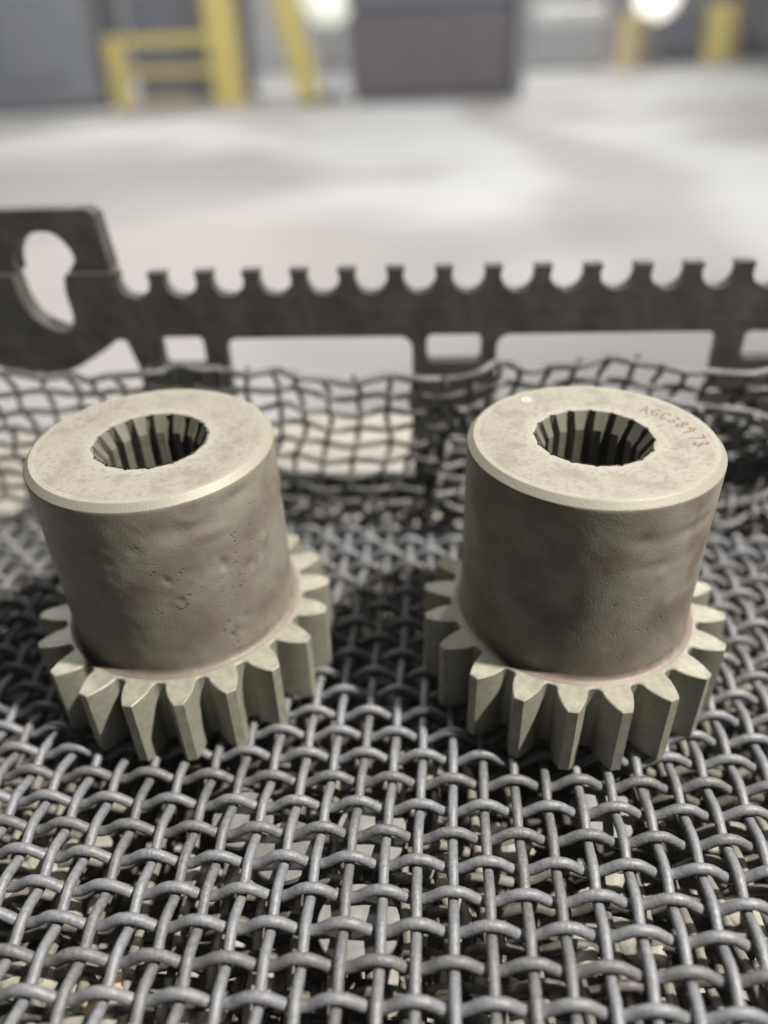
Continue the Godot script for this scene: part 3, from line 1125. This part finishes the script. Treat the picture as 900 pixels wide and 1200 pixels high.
# ---------------------------------------------------------------- machines far across the hall, out of focus
func build_machines() -> void:
	var f := FLOOR_Y
	var a := thing("machine", "blue-grey boxy machine at the far left beside the yellow guard rail", "machine", Vector3(-6.5, f, -16.4))
	part("body", box(Vector3(3.6, 2.6, 2.4), 0.06), M.blue_grey, a, Vector3(0, 0.12, 0))
	part("base", box(Vector3(3.4, 0.12, 2.2), 0.02), M.dark_grey, a)
	part("door", box(Vector3(1.2, 1.5, 0.06), 0.02), M.blue_grey, a, Vector3(0.8, 0.5, 1.225))
	part("vent", box(Vector3(0.9, 0.5, 0.05), 0.02), M.dark_grey, a, Vector3(-0.9, 1.5, 1.22))
	part("hood", box(Vector3(3.2, 0.5, 2.0), 0.08), M.slate, a, Vector3(0, 2.72, 0))
	var g := thing("guard_rail", "yellow guard rail with thick posts beside the blue-grey machine", "guard rail", Vector3(-3.4, f, -15.5))
	part("post", box(Vector3(0.30, 1.1, 0.16), 0.02), M.yellow, g, Vector3(-0.95, 0, 0))
	part("post", box(Vector3(0.52, 3.2, 0.3), 0.03), M.yellow, g, Vector3(0.95, 0, 0))
	part("rail", box(Vector3(1.45, 0.15, 0.1), 0.02), M.yellow, g, Vector3(-0.03, 0.95, 0.02))
	part("rail", box(Vector3(1.45, 0.11, 0.1), 0.02), M.yellow, g, Vector3(-0.03, 0.5, 0.02))
	part("kick_plate", box(Vector3(0.96, 0.12, 0.06), 0.01), M.beige, g, Vector3(-0.17, 0.05, 0))
	var b := thing("cabinet", "dark slate cabinet standing behind the yellow guard rail", "cabinet", Vector3(-3.3, f, -17.2))
	part("body", box(Vector3(2.2, 2.6, 0.8), 0.04), M.slate, b)
	part("door", box(Vector3(0.9, 2.2, 0.04), 0.01), M.dark_grey, b, Vector3(0.3, 0.2, 0.42))
	var p := thing("guard_post", "leaning yellow post between the guard rail and the dark tank", "guard post", Vector3(-0.98, f, -15.1))
	p.rotation.z = 0.2
	part("post", box(Vector3(0.40, 2.9, 0.3), 0.04), M.yellow, p)
	part("foot", box(Vector3(0.7, 0.06, 0.5), 0.02), M.dark_grey, p, Vector3(0, 0.02, 0))
	var k := thing("tank", "large dark plum steel tank in the middle of the hall's far side", "tank", Vector3(1.08, f, -15.4))
	part("body", box(Vector3(2.72, 1.25, 1.6), 0.09), M.dark_plum, k, Vector3(0, 0.1, 0))
	part("upper_section", box(Vector3(2.78, 1.8, 1.64), 0.09), M.slate, k, Vector3(0, 1.355, 0))
	part("skid", box(Vector3(2.6, 0.1, 1.4), 0.02), M.dark_grey, k)
	part("end_flange", box(Vector3(0.14, 2.6, 1.75), 0.03), M.mid_grey, k, Vector3(1.47, 0.05, 0))
	var c := thing("machine", "low light grey machine standing right of the dark tank", "machine", Vector3(4.9, f, -21.9))
	part("body", box(Vector3(2.0, 0.9, 1.3), 0.06), M.mid_grey, c, Vector3(0, 0.1, 0))
	part("base", box(Vector3(1.8, 0.1, 1.1), 0.02), M.dark_grey, c)
	part("cover", box(Vector3(1.7, 0.35, 1.1), 0.08), M.white, c, Vector3(0, 1.005, 0))
	var d := thing("bollard", "beige bollard under the bright lamp at the right", "bollard", Vector3(6.3, f, -20.9))
	part("post", rod(0.36, 1.0, 32, 0.06), M.beige, d)
	part("cap", rod(0.38, 0.08, 32, 0.03), M.yellow, d, Vector3(0, 1.002, 0))
	var e := thing("cabinet", "dark grey cabinet between the beige bollard and the yellow drum", "cabinet", Vector3(8.0, f, -23.0))
	part("body", box(Vector3(0.95, 1.2, 0.7), 0.04), M.dark_grey, e)
	part("door", box(Vector3(0.7, 0.9, 0.04), 0.01), M.slate, e, Vector3(0, 0.15, 0.37))
	var y := thing("drum", "bright yellow drum at the far right", "drum", Vector3(9.2, f, -22.9))
	part("body", rod(0.48, 1.25, 36, 0.03), M.yellow, y)
	part("hoop", rod(0.51, 0.06, 36, 0.02), M.yellow, y, Vector3(0, 0.42, 0))
	part("hoop", rod(0.51, 0.06, 36, 0.02), M.yellow, y, Vector3(0, 0.84, 0))
	var z := thing("machine", "slate machine at the right edge behind the yellow drum", "machine", Vector3(11.3, f, -24.5))
	part("body", box(Vector3(2.4, 2.2, 1.5), 0.06), M.slate, z)
	part("door", box(Vector3(0.9, 1.4, 0.05), 0.02), M.mid_grey, z, Vector3(-0.4, 0.3, 0.78))
	round_lamp("flood_lamp", Vector3(-0.62, f, -15.9), 1.62, 0.52, M.glow_soft, 0.25, "soft white round lamp between the leaning post and the tank")
	round_lamp("flood_lamp", Vector3(6.95, f, -21.6), 1.5, 0.55, M.glow, 0.3, "glaring white round lamp above the beige bollard")


func round_lamp(called: String, at: Vector3, height: float, r: float, glow: Material, energy: float, label: String) -> void:
	var t := thing(called, label, "lamp", at, "round floor lamps across the hall")
	part("stand", rod(0.05, height - r, 16, 0.005), M.dark_grey, t)
	part("stand_foot", rod(0.3, 0.04, 24, 0.01), M.dark_grey, t)
	part("lamp_housing", rod(r * 1.06, 0.2, 40, 0.03, r * 0.8), M.dark_grey, t, Vector3(0, height, -0.01), Vector3(-PI / 2, 0, 0))
	part("lamp_glass", rod(r, 0.03, 40, 0.008), glow, t, Vector3(0, height, 0.0), Vector3(PI / 2, 0, 0))
	var o := OmniLight3D.new()
	o.name = "light"
	o.light_energy = energy
	o.light_color = Color(1, 0.98, 0.93)
	o.light_size = r * 0.5
	o.omni_range = 60.0
	o.omni_attenuation = 2.0
	o.shadow_enabled = true
	o.position = Vector3(0, height, 0.06 + r * 0.5)
	t.add_child(o, true)
